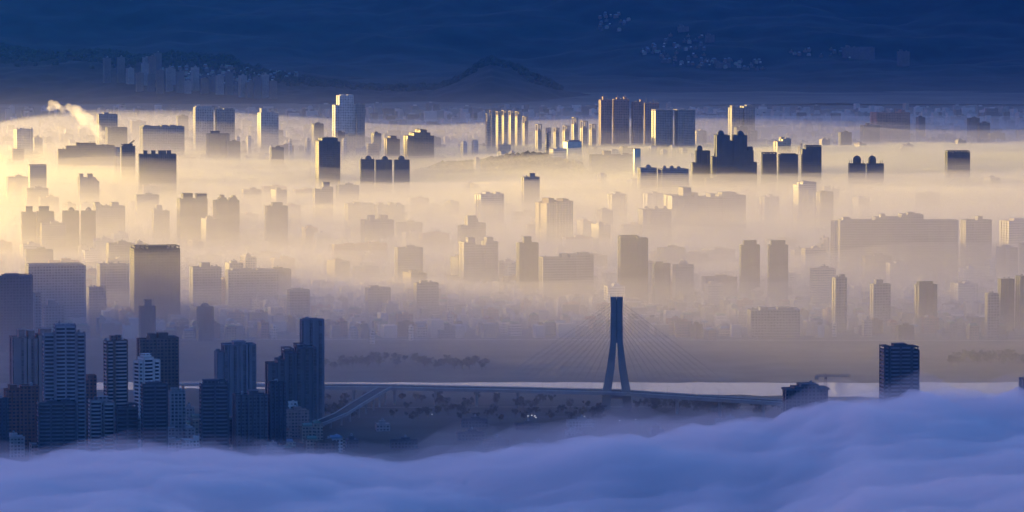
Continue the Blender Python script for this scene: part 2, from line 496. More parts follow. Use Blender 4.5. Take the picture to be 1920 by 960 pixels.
# --- near right
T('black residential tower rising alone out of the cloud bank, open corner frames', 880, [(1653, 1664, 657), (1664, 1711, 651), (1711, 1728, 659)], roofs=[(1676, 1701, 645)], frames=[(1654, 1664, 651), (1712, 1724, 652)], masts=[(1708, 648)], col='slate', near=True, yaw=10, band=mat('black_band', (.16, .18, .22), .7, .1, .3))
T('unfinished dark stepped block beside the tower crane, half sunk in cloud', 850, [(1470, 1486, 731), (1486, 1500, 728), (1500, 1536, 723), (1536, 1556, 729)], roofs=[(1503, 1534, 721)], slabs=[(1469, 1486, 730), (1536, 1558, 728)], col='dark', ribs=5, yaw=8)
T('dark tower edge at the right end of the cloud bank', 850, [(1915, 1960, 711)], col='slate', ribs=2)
# --- far bank, thin haze
T('tall dark hazy tower at the left edge with an open roof frame', 660, [(-16, 59, 521)], roofs=[(5, 31, 514)], frames=[(0, 58, 518)], col='dark', ribs=6)
T('hazy side wing right of the framed tower at the left edge', 655, [(60, 74, 551)], col='grey', ribs=1)
T('very wide pale slab block in haze left of the big dark block', 622, [(43, 158, 500)], frames=[(46, 152, 497)], col='grey', ribs=12, ratio=.35, name='apartment_block', cat='building')
T('huge broad dark block with an open roof frame above the left haze', 612, [(240, 336, 468)], roofs=[(272, 310, 461)], frames=[(243, 334, 463)], col='slate', ribs=11, ratio=.5)
T('wide faint block just left of the huge dark block', 592, [(178, 240, 497)], roofs=[(198, 208, 493)], col='grey', ribs=6)
T('stepped faint block right of the huge dark block', 592, [(352, 392, 502), (392, 414, 503)], roofs=[(372, 391, 493)], col='grey', ribs=5)
T('small grey tower with roof room below the wide pale slab', 648, [(75, 118, 574)], roofs=[(84, 100, 563)], col='grey', ribs=4)
T('slim hazy tower with a tall roof room below the huge dark block', 655, [(257, 290, 576)], roofs=[(267, 282, 562)], col='slate', ribs=3)
T('short rounded grey tower standing alone on the far bank', 640, [(366, 399, 577)], domes=[(372, 392, 568)], col='slate', ribs=2)
T('low pale block under the wide slab in the haze', 610, [(160, 197, 540)], col='grey', ribs=3, name='apartment_block', cat='building')
T('long low faint block right of the stepped faint block', 588, [(420, 520, 508)], roofs=[(430, 445, 503), (480, 492, 504)], col='grey', ribs=10, ratio=.3, name='apartment_block', cat='building')
T('faint mid-haze block in the empty centre left', 600, [(683, 732, 541)], roofs=[(690, 706, 536)], col='grey', ribs=4)
T('faint broad block right of the centre left block', 600, [(775, 822, 532)], roofs=[(785, 800, 526)], col='grey', ribs=4)
T('faint low slab under the rooftops left of the centre', 612, [(536, 580, 545)], roofs=[(545, 560, 541)], col='grey', ribs=4)
T('pair of faint joined towers left of the golden facade tower', 548, [(860, 886, 456), (886, 908, 462), (908, 934, 455)], roofs=[(872, 886, 446), (912, 926, 446)], col='grey', ribs=5)
T('grey stepped block with a rooftop box below the golden facade tower', 565, [(968, 1010, 457)], roofs=[(980, 996, 444)], col='slate', ribs=4)
T('long faint terrace block below the golden facade tower', 570, [(1010, 1066, 484), (1066, 1114, 479)], roofs=[(1050, 1062, 476), (1085, 1105, 474)], col='grey', ribs=9, ratio=.35, name='apartment_block', cat='building')
T('solid flat-topped tower with open crown directly above the bridge pylon', 580, [(1159, 1198, 448), (1198, 1216, 450)], frames=[(1161, 1196, 444), (1200, 1214, 448)], col='slate', ribs=7, yaw=8)
T('left one of the twin narrow towers with raised cores', 572, [(1388, 1426, 461)], roofs=[(1394, 1420, 451)], col='slate', ribs=2, yaw=6, group='twin towers in the right haze')
T('right one of the twin narrow towers with raised cores', 572, [(1441, 1479, 461)], roofs=[(1446, 1474, 451)], col='slate', ribs=2, yaw=6, group='twin towers in the right haze')
T('small faint tower right of the open-crowned tower', 575, [(1224, 1258, 496)], roofs=[(1228, 1242, 491)], col='slate', ribs=3)
T('faint broad block with rounded roof right of the open-crowned tower', 572, [(1262, 1302, 498)], domes=[(1272, 1292, 487)], col='grey', ribs=3)
T('narrow pale-cornered tower with small roof box in the right haze', 625, [(1562, 1590, 522)], roofs=[(1577, 1587, 515)], col='grey', yaw=22, ribs=2)
T('small squat block with roof box in the right haze', 620, [(1634, 1672, 534)], roofs=[(1642, 1657, 525)], col='grey', ribs=3)
T('dark square block with pale left edge in the right haze', 618, [(1718, 1760, 535)], roofs=[(1720, 1752, 528)], col='slate', yaw=18, ribs=2)
T('low dark cluster block on the far bank right of the pylon', 634, [(1405, 1440, 584), (1440, 1502, 582)], roofs=[(1425, 1440, 577), (1460, 1490, 577)], col='grey', ribs=7, yaw=4)
T('dark hazy block at the right edge above the far bank', 620, [(1874, 1905, 525)], col='slate', ribs=3)
T('second dark hazy block cut by the right edge of the frame', 625, [(1908, 1960, 520)], col='slate', ribs=4)
T('low block with long bright sloping roof by the sports ground', 635, [(1850, 1876, 552)], col='grey', ribs=2, name='apartment_block', cat='building')
# --- golden middle
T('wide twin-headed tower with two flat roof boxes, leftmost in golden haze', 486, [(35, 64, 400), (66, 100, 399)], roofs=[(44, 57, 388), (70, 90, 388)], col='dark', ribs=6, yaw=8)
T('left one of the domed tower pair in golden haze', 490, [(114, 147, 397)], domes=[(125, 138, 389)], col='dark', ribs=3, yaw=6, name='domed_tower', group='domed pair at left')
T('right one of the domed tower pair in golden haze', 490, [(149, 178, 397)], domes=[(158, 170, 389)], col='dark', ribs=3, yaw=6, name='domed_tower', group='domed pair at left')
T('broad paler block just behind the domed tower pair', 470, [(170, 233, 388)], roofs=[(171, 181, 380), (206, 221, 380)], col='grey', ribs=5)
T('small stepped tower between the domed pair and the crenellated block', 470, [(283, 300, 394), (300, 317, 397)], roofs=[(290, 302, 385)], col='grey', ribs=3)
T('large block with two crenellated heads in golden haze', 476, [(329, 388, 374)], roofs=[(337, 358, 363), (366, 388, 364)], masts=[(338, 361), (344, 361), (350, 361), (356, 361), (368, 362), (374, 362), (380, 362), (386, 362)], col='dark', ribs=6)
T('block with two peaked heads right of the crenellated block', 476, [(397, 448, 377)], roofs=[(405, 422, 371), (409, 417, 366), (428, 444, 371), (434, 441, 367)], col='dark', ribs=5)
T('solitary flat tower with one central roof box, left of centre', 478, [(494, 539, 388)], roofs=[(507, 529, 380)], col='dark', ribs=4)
T('pale tower with offset roof box deep in the golden fog', 440, [(585, 600, 356), (600, 624, 352)], roofs=[(604, 618, 342)], col='grey', ribs=4)
T('wide low block with two small roof boxes in mid golden haze', 490, [(675, 738, 414)], roofs=[(687, 699, 404), (712, 727, 404)], col='grey', ribs=6)
T('chamfered block with a raised centre in mid golden haze', 505, [(857, 872, 424), (872, 894, 411), (894, 911, 420)], roofs=[(873, 892, 405)], col='grey', ribs=4)
T('big golden facade tower with brightly lit left side at centre', 486, [(1003, 1030, 382), (1030, 1075, 379)], roofs=[(1015, 1030, 372), (1055, 1070, 374)], col='tan', yaw=30, ribs=8, ratio=.8)
T('plain pale tower with one roof box in the fog above the golden facade tower', 430, [(978, 1012, 333)], roofs=[(992, 1003, 325)], col='grey', ribs=2)
T('wide tower with three small roof knobs right of the golden facade tower', 486, [(1197, 1260, 394)], domes=[(1205, 1215, 387), (1226, 1236, 387), (1245, 1255, 387)], col='grey', ribs=7)
T('very wide merged block with uneven roof boxes, right of centre', 470, [(1246, 1290, 368), (1290, 1352, 371), (1352, 1400, 368)], roofs=[(1273, 1290, 352), (1296, 1304, 362), (1355, 1384, 362), (1330, 1340, 364)], col='grey', ribs=12, ratio=.4)
T('slim tower whose left wall glows white in the sun', 455, [(1425, 1462, 370)], roofs=[(1440, 1450, 365)], col='white', yaw=28, ribs=2)
T('dark stepped tower with a bright balcony edge, right half', 455, [(1488, 1498, 347), (1498, 1532, 343)], roofs=[(1503, 1516, 340)], masts=[(1531, 340)], col='pale', yaw=26, ribs=3)
T('dark tower joined by a slanting rail to the stepped bright-edged tower', 458, [(1532, 1564, 361)], roofs=[(1538, 1548, 358)], col='dark', yaw=20, ribs=3)
T('faint pale slab behind the dark tower with the slanting rail', 430, [(1540, 1575, 356)], roofs=[(1544, 1557, 350)], col='grey', ribs=2)
T('narrow sunlit slab wall at the left end of the long right block', 535, [(1559, 1572, 415)], col='cream', yaw=50, ribs=0, ratio=.9, name='apartment_block', cat='building')
T('long merged grey block row right of the sunlit slab wall', 533, [(1573, 1640, 414), (1640, 1690, 409), (1690, 1732, 404), (1732, 1800, 415)], roofs=[(1580, 1592, 408), (1652, 1660, 402), (1704, 1716, 399)], col='grey', ribs=20, yaw=4, ratio=.2, name='apartment_block', cat='building')
T('grey block continuing the long row towards the right edge', 528, [(1804, 1862, 414)], roofs=[(1834, 1844, 406)], col='grey', ribs=6, name='apartment_block', cat='building')
T('hazy block with lit left corner at the right edge of the long row', 525, [(1878, 1950, 415)], roofs=[(1896, 1920, 410)], col='pale', yaw=22, ribs=6)
T('short stepped terrace with lit ends left of the sunlit slab wall', 520, [(1532, 1540, 458), (1541, 1549, 451), (1550, 1557, 446)], col='cream', yaw=40, ribs=0, name='apartment_block', cat='building')
T('wide low block with two domed knobs above the roof line right of centre', 410, [(1196, 1232, 316)], domes=[(1209, 1223, 309)], col='grey', ribs=4)
T('row block with three round roof knobs behind the wide merged block', 412, [(1234, 1292, 318)], domes=[(1240, 1248, 311), (1255, 1264, 311), (1270, 1279, 312)], col='grey', ribs=7)
T('pale lit-edged block in the soft haze left of the chamfered block', 455, [(890, 945, 365)], roofs=[(905, 915, 360), (930, 940, 361)], col='pale', yaw=24, ribs=5)
T('faint broad block behind the wide low block in golden haze', 455, [(645, 700, 383)], roofs=[(660, 672, 379)], col='grey', ribs=4)
T('faint long block with several roof boxes in the soft golden haze', 455, [(700, 758, 386)], roofs=[(705, 714, 380), (728, 736, 380), (745, 752, 381)], col='grey', ribs=5)
T('small faint stepped block above the roof line left of the knobbed tower', 445, [(1140, 1176, 365)], roofs=[(1150, 1160, 360)], col='grey', ribs=3, yaw=24)
T('faint lit-edged block above the three-knobbed tower', 445, [(1206, 1244, 364)], roofs=[(1222, 1232, 360)], col='pale', ribs=3, yaw=24)
# --- behind, rising out of the fog
T('solitary square tower with open roof lattice at far left', 405, [(51, 86, 313)], frames=[(52, 85, 310)], col='grey', ribs=0, yaw=14)
T('broad foggy block with two roof knobs at far left', 415, [(143, 178, 334), (178, 185, 341)], roofs=[(144, 152, 326), (161, 172, 326)], col='grey', ribs=3)
T('wide dark block topped by four chunky roof boxes near the smoke', 395, [(256, 330, 291)], roofs=[(265, 273, 283), (281, 289, 283), (295, 310, 283), (312, 320, 283)], col='dark', ribs=7, yaw=6)
T('long low plant building from which the smoke plume rises', 345, [(105, 120, 281), (120, 148, 275), (148, 178, 270), (178, 214, 274)], roofs=[(140, 147, 268), (190, 202, 272)], col='brown', ribs=8, ratio=.3, yaw=8, name='plant_building', cat='building')
T('tower with slanted wing-shaped roof right of the smoke plume', 370, [(225, 253, 275)], roofs=[(230, 248, 270)], col='dark', ribs=2, yaw=8)
T('pale edge slab glowing beside the wing-roofed tower', 362, [(214, 224, 277)], col='cream', yaw=50, ribs=0, ratio=.9)
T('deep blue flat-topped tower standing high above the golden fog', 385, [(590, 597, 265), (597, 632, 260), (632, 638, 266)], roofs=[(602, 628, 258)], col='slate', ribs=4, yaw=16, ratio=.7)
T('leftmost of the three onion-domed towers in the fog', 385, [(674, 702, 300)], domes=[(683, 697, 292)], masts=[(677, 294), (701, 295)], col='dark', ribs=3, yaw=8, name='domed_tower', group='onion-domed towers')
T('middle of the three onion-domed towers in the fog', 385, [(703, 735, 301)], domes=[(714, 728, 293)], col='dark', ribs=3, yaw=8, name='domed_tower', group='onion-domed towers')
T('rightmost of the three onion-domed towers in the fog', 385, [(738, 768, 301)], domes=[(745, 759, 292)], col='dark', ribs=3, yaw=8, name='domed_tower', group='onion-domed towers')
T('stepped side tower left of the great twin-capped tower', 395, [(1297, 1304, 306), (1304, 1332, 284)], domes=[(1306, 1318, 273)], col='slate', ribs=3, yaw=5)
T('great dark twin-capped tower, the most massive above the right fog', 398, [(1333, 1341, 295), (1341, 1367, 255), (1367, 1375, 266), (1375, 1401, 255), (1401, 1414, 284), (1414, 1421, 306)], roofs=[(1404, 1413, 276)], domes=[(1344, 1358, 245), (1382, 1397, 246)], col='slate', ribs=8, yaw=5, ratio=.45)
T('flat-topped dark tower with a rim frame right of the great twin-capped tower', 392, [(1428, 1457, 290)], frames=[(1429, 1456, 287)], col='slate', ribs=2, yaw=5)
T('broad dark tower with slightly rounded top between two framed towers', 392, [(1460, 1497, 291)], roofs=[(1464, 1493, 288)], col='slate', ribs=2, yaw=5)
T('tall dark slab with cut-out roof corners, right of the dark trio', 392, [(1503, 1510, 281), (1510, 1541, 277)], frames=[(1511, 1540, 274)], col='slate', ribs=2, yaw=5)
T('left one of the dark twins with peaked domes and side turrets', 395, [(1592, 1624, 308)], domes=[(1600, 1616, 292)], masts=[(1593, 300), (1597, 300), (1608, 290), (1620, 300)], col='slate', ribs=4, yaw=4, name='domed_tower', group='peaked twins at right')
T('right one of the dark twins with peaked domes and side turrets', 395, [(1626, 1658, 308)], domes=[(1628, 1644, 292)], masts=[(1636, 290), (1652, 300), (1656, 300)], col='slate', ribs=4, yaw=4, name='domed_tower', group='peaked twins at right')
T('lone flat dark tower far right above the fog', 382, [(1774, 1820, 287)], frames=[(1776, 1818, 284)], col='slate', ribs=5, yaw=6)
T('ribbed tower cluster left half, narrow steps, behind the onion domes', 325, [(720, 728, 260), (728, 742, 256), (742, 750, 262)], col='brown', yaw=20, ribs=2)
T('ribbed tower cluster right half with tallest central shaft behind the onion domes', 325, [(755, 768, 255), (768, 782, 250), (782, 797, 244), (797, 806, 250), (806, 815, 256)], col='brown', yaw=20, ribs=3)
T('tall white banded tower with notched crown against the dark ridge', 300, [(622, 631, 198), (631, 662, 180), (662, 668, 198)], roofs=[(636, 645, 178), (652, 662, 178)], col='white', yaw=16, ribs=3)
T('fainter tower attached right of the white banded tower', 300, [(668, 684, 196)], col='grey', ribs=1)
T('pale tower with curved top in the upper left haze', 300, [(361, 400, 202)], roofs=[(364, 398, 199)], col='pale', ribs=3)
T('second pale tower in the upper left haze', 300, [(402, 440, 206)], roofs=[(418, 438, 203)], col='grey', ribs=3)
T('wide pale banded block with small lit roof boxes right of the smoke', 318, [(260, 345, 238)], roofs=[(264, 276, 235), (300, 312, 235), (318, 328, 235)], col='grey', ribs=8, ratio=.4)
T('faint block with a domed annex at the top left', 318, [(24, 61, 243)], roofs=[(32, 38, 240), (58, 61, 240)], col='pale', yaw=22, ribs=3)
T('faint layered block behind the wing-roofed tower', 305, [(180, 220, 215)], roofs=[(192, 202, 211)], col='grey', ribs=3)
T('long dim block under the layered block right of the smoke', 312, [(196, 238, 240)], col='dark', ribs=4)
T('pale tower with white side strips left of the white banded tower', 300, [(482, 522, 212)], roofs=[(485, 497, 203)], col='pale', yaw=20, ribs=2)
T('low dim stepped block in the upper left haze', 322, [(385, 430, 252)], roofs=[(393, 410, 246)], col='dark', ribs=3)
for i, (a, b, t, f) in enumerate([(910, 919, 226, 214), (918, 928, 214, 208), (930, 940, 217, 210), (941, 951, 217, 208), (954, 964, 217, 209), (966, 976, 219, 210), (980, 989, 232, 219)]):
    T(['cream tower at the left end of the golden frame-topped row', 'second cream tower of the golden frame-topped row, tallest frame', 'third cream tower of the golden frame-topped row', 'fourth cream tower, middle of the golden frame-topped row',
       'fifth cream tower of the golden frame-topped row', 'sixth cream tower of the golden frame-topped row', 'lowest cream tower at the right end of the golden frame-topped row'][i],
      312 - 1.9 * i, [(a, b + 1, t)], frames=[(a + 1, b, f)], roofs=[(a + 3, b - 1, t - 5)], col='cream', yaw=20, ribs=1, ratio=1.3, group='golden frame-topped towers, left row')
for i, (a, b, t, f) in enumerate([(1004, 1016, 246, 234), (1023, 1033, 247, 241), (1038, 1049, 248, 241), (1055, 1068, 246, 237), (1072, 1084, 234, 221), (1088, 1102, 241, 228), (1105, 1118, 244, 234)]):
    T(['shortest golden tower left of the dark spiral column', 'golden tower just right of the dark spiral column', 'second golden tower right of the dark spiral column', 'golden tower behind the blue glass corner building',
       'tallest golden tower with open roof frame in the right row', 'golden tower second from the right end of the right row', 'golden tower at the right end of the right row'][i],
      318 - 1.9 * i, [(a, b, t)], frames=[(a + 2, b - 1, f)], roofs=[(a + 3, b - 3, t - 4)], col='cream', yaw=20, ribs=1, ratio=1.3, group='golden frame-topped towers, right row')
T('white grid-windowed block glowing in front of the golden right row', 348, [(1030, 1063, 280)], roofs=[(1040, 1048, 276)], col='white', yaw=30, ribs=0, ratio=.5, fac=facade((.78, .74, .66), 4.5, 4.2, .5, .45), name='apartment_block', cat='building')
T('blue glass corner building with dark right side in the golden row', 342, [(1056, 1091, 266)], roofs=[(1062, 1088, 263)], col='blue', yaw=26, ribs=0, name='office_building', cat='building', fac=facade((.4, .62, .66), 4, 6, .8, .1, (.2, .4, .45)))
T('pinkish grey tower with lit left rim, left in the spiky cluster', 305, [(1123, 1147, 188)], roofs=[(1129, 1134, 181)], masts=[(1125, 180), (1131, 176), (1138, 176)], col='pink', yaw=16, ribs=3, group='spiky pinkish tower cluster')
T('second and broadest pinkish tower of the spiky cluster', 305, [(1149, 1180, 187)], masts=[(1158, 177), (1173, 177)], roofs=[(1155, 1160, 183), (1170, 1176, 182)], col='pink', yaw=10, ribs=4, group='spiky pinkish tower cluster')
T('third pinkish tower with a reddish lit strip in the spiky cluster', 305, [(1184, 1206, 192)], masts=[(1196, 185), (1204, 187)], roofs=[(1201, 1205, 187)], col='pink', yaw=18, ribs=3, group='spiky pinkish tower cluster')
T('rightmost and lowest pinkish tower of the spiky cluster', 305, [(1208, 1236, 194)], masts=[(1211, 182), (1226, 185), (1233, 187)], col='pink', yaw=12, ribs=3, group='spiky pinkish tower cluster')
T('left dark tower with flat white roof cap and lit strip', 322, [(1222, 1262, 208)], slabs=[(1222, 1242, 205), (1243, 1262, 206)], col='grey', yaw=20, ribs=3, group='flat-capped twins')
T('right dark tower with flat white roof cap and lit strip', 322, [(1265, 1304, 208)], slabs=[(1262, 1282, 205), (1283, 1304, 206)], col='grey', yaw=20, ribs=3, group='flat-capped twins')
T('tall tower cluster with tiny lit roof knobs at far right', 282, [(1634, 1658, 212), (1658, 1688, 213), (1688, 1708, 212)], masts=[(1642, 205), (1659, 205), (1680, 205), (1694, 204)], roofs=[(1693, 1699, 207)], col='pink', ribs=6)
T('low dark block at the foot of the far right cluster', 286, [(1614, 1650, 236)], roofs=[(1624, 1630, 231)], col='slate', ribs=2)
T('beige sunlit ribbed tower behind the dark trio', 340, [(1451, 1464, 266), (1464, 1484, 261)], roofs=[(1462, 1469, 257), (1474, 1482, 259)], col='cream', yaw=24, ribs=3)
T('slender bright slab between the dark trio towers', 345, [(1497, 1504, 275)], roofs=[(1502, 1506, 269)], col='cream', yaw=40, ribs=0)
T('dim twin slab behind the flat-capped twins', 292, [(1366, 1390, 203), (1392, 1416, 200)], roofs=[(1368, 1376, 198), (1400, 1412, 197)], col='grey', ribs=4)
T('bright cyan glass slab standing in the golden fog', 372, [(1188, 1201, 280)], col='blue', yaw=20, ribs=0, ratio=.35, name='glass_slab', cat='building', fac=facade((.45, .62, .6), 3.4, 3, .75, .15, (.3, .5, .5)))
T('long brownish block left of the cyan glass slab', 350, [(1105, 1186, 291)], roofs=[(1130, 1145, 283), (1168, 1180, 288)], col='tan', yaw=12, ribs=9, ratio=.3, name='apartment_block', cat='building')
T('low building with cyan lit roof corner above the long brownish block', 332, [(1160, 1200, 279)], roofs=[(1163, 1174, 275)], col='brown', yaw=20, ribs=4, name='apartment_block', cat='building')

# lit small blocks dotted in the gold band
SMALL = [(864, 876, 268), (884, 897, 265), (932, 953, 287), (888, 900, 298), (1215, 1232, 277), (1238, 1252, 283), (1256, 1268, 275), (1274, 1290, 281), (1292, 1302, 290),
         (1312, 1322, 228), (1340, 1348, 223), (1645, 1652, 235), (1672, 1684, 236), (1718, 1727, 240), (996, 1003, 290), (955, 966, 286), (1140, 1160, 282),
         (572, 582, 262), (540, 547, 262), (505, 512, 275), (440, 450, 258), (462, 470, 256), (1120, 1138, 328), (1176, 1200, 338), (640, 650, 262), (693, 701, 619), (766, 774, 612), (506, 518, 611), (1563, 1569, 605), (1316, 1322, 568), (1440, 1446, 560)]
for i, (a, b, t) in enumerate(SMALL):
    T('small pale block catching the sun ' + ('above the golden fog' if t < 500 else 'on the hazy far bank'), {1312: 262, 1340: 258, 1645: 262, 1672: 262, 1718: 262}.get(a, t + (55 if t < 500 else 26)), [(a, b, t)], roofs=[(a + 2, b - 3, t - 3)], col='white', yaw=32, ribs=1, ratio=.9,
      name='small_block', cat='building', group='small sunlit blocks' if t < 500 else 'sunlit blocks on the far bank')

# wing roof on the tower right of the plume
wr = MB(); Dw = GR(960, 370)[1]
p0 = PX(227, 271, Dw); p1 = PX(240, 266, Dw); p2 = PX(252, 264, Dw)
root = [o for o in bpy.data.objects if o.get('label', '').startswith('tower with slanted wing')][0]
def loc(p): return root.matrix_basis.inverted() @ Vector(p)
for (p, q) in ((PX(227, 271, Dw), PX(240, 275, Dw)), (PX(253, 264, Dw), PX(238, 274, Dw))):
    a, b = loc(p), loc(q)
    n_ = len(wr.v)
    for yy in (-6, 10):
        wr.v += [(a.x, yy, a.z), (b.x, yy, b.z - 2), (b.x, yy, b.z + 1.5), (a.x, yy, a.z + 1)]
    wr.f += [(n_, n_ + 1, n_ + 2, n_ + 3), (n_ + 7, n_ + 6, n_ + 5, n_ + 4), (n_, n_ + 4, n_ + 5, n_ + 1), (n_ + 1, n_ + 5, n_ + 6, n_ + 2), (n_ + 2, n_ + 6, n_ + 7, n_ + 3), (n_ + 3, n_ + 7, n_ + 4, n_)]
wr.build('wing_roof', mat_cached((.12, .12, .13)), root)

# dark spiral column on the knoll
Dk = 9900.0
b0 = PX(1026, 300, Dk); zt = PX(1022, 248, Dk)[2]
sc = empty('spiral_column', (b0[0], b0[1], knoll(b0[0], b0[1])))
tag(sc, 'dark ribbed spiral column rising over the wooded hill before the golden towers', 'column')
hh = zt - sc.location.z
MB().lathe([(3, -2), (2.2, hh * .9), (.4, hh)], 0, 0, 10).build('shaft', M_steel, sc)
for k in range(11):
    z = hh * (.12 + .08 * k); r = 4.6 * (1 - abs(k - 5) / 12)
    MB().lathe([(r * .6, z), (r, z + hh * .018), (r * .55, z + hh * .04)], .8 * math.cos(k), .8 * math.sin(k), 12).build('ring_tier', M_steel, sc)

# ------------------------------------------------------------------ bridge
zd = 18.0
def deckpt(px, py): return GR(px, py, zd)
dp = [deckpt(560, 723), deckpt(700, 724), deckpt(900, 728), deckpt(1156, 734), deckpt(1300, 743), deckpt(1480, 754), deckpt(1700, 764)]
br = empty('cable_stayed_bridge', (deckpt(1156, 734)[0], deckpt(1156, 734)[1], 0))
tag(br, 'grey cable-stayed bridge with one forked pylon across the misty river', 'bridge')
O = Vector(br.location)
def along(pts, half, z0, z1, steps=8):
    b = MB(); P = []
    for (p, q) in zip(pts, pts[1:]):
        for k in range(steps):
            t = k / steps; P.append(Vector(p).lerp(Vector(q), t))
    P.append(Vector(pts[-1]))
    for i, p in enumerate(P):
        d = (P[min(i + 1, len(P) - 1)] - P[max(i - 1, 0)]); d.z = 0; d.normalize(); n = Vector((-d.y, d.x, 0))
        for s, z in ((-half, z0), (half, z0), (half, z1), (-half, z1)):
            b.v.append(tuple(p + n * s + Vector((0, 0, z)) - O))
    for i in range(len(P) - 1):
        for k in range(4):
            b.f.append((4 * i + k, 4 * i + (k + 1) % 4, 4 * i + 4 + (k + 1) % 4, 4 * i + 4 + k))
    b.f += [(3, 2, 1, 0), tuple(4 * (len(P) - 1) + k for k in range(4))]
    return b, P
b, DP = along(dp, 14, -2.6, 0); b.build('deck', M_conc, br)
b, _ = along(dp, 13.2, .01, .05); b.build('carriageway', M_asph, br)
for s in (-1, 1):
    b, _ = along([tuple(Vector(p) + Vector((0, s * 13.6, 0))) for p in dp], .25, .003, 1.2); b.build('parapet', mat_cached((.4, .4, .4)), br)
# pylon: two legs lean together and merge into a twin-topped shaft
base = Vector((0, 0, 0)); zj = PX(1157, 640, O.y)[2]; ztop = PX(1157, 557, O.y)[2]
m_ = O.y / F
def leg(s):
    b = MB()
    secs = [(-3, 20.5 * m_ * s, 5.4), (zd, 18.5 * m_ * s, 5.2), (zj * .62, 11 * m_ * s, 5.0), (zj, 6.2 * m_ * s, 4.6), (ztop * .9, 5.8 * m_ * s, 5.0), (ztop, 6.0 * m_ * s, 5.4)]
    hw = [4.6, 4.4, 3.9, 2.9, 2.75, 3.0]
    for (z, x, dy), h in zip(secs, hw):
        b.v += [(x - h, -dy, z), (x + h, -dy, z), (x + h, dy, z), (x - h, dy, z)]
    for i in range(len(secs) - 1):
        for k in range(4): b.f.append((4 * i + k, 4 * i + (k + 1) % 4, 4 * i + 4 + (k + 1) % 4, 4 * i + 4 + k))
    n = 4 * (len(secs) - 1); b.f += [(3, 2, 1, 0), (n, n + 1, n + 2, n + 3)]
    return b
PYL = mat('pylon_concrete', (.19, .21, .23), .8, .2, .05)
py = MB(); py.v = leg(-1).v; py.f = leg(-1).f
l2 = leg(1); n = len(py.v); py.v = py.v + l2.v; py.f = py.f + [tuple(i + n for i in f) for f in l2.f]
py.box(-.7, .7, -3.4, 3.4, zj * .98, ztop - 3)
py.build('pylon', PYL, br)
MB().box(-18 * m_, 18 * m_, -4, 4, zd - 7, zd - 3.2).build('crossbeam', PYL, br)
M_cable = mat('cable_sheath', (.3, .3, .32), .6)
def deck_at(dx):
    tx = O.x + dx
    for p, q in zip(DP, DP[1:]):
        if p.x <= tx <= q.x:
            t = (tx - p.x) / (q.x - p.x); return p.lerp(q, t) - O
    return DP[-1] - O
for s in (-1, 1):
    for k in range(11):
        e = deck_at(s * (28 + 10.2 * k)); zz = ztop - 4 - (10 - k) * 3.2
        for yo in (-3, 3):
            MB().bar((s * 6 * m_, yo, zz), (e.x, e.y + yo * 3.6, e.z), .08, n=4).build('cable', M_cable, br)
for dx in list(range(-310, -60, 42)) + list(range(60, 360, 42)):
    e = deck_at(dx)
    for yo in (-8, 8):
        MB().bar((e.x, e.y + yo, -1), (e.x, e.y + yo, e.z - 2.6), 1.5, n=10).build('pier', M_conc, br)
    MB().box(e.x - 1.6, e.x + 1.6, e.y - 11, e.y + 11, e.z - 4.2, e.z - 2.61).build('pier_cap', M_conc, br)
for i in range(26):
    e = deck_at(-300 + 25 * i)
    lp = empty('street_lamp', tuple(O + e + Vector((0, -12.5, 0))))
    tag(lp, 'thin lamp post on the bridge parapet above the pale river', 'street lamp', 'lamp posts along the bridge')
    MB().bar((0, 0, 0), (0, 0, 9), .16, .1, 5).build('pole', M_steel, lp)
    MB().bar((0, 0, 8.9), (1.6, 0, 9.3), .1, .1, 4).box(1.3, 2.4, -.2, .2, 9.2, 9.4).build('lamp_head', M_steel, lp)

# curved ramp that leaves the bridge and falls towards the towers
rp = [GR(722, 726, 18), GR(700, 738, 17), GR(672, 755, 15), GR(640, 775, 12), GR(600, 792, 9), GR(560, 806, 6)]
O = Vector((rp[2][0], rp[2][1], 0)); rr = empty('elevated_road', tuple(O)); tag(rr, 'elevated ramp road on rows of piers curving down from the bridge', 'elevated road')
b, RP = along(rp, 7, -1.8, 0, 6); b.build('deck', M_conc, rr)
b, _ = along(rp, 6.2, .01, .05, 6); b.build('carriageway', M_asph, rr)
for s in (-1, 1):
    b, _ = along([tuple(Vector(p) + Vector((s * 6.2, s * 2, 0))) for p in rp], .2, .06, 1.2, 6); b.build('parapet', mat_cached((.4, .4, .4)), rr)
for p in RP[::3]:
    q = p - O
    MB().bar((q.x, q.y, -1), (q.x, q.y, q.z - 1.8), 1.2, n=8).box(q.x - 5, q.x + 5, q.y - 1, q.y + 1, q.z - 3, q.z - 1.81).build('pier', M_conc, rr)
O = Vector(GR(430, 722, 16)); O.z = 0
r2 = empty('approach_viaduct', tuple(O)); tag(r2, 'straight viaduct on piers passing behind the near left towers', 'viaduct')
b, RP = along([GR(300, 718, 16), GR(430, 719, 16), GR(559, 722, 16)], 10, -2.2, 0, 6); b.build('deck', M_conc, r2)
for p in RP[::2]:
    q = p - O; MB().bar((q.x, q.y, -1), (q.x, q.y, q.z - 2.2), 1.4, n=8).build('pier', M_conc, r2)

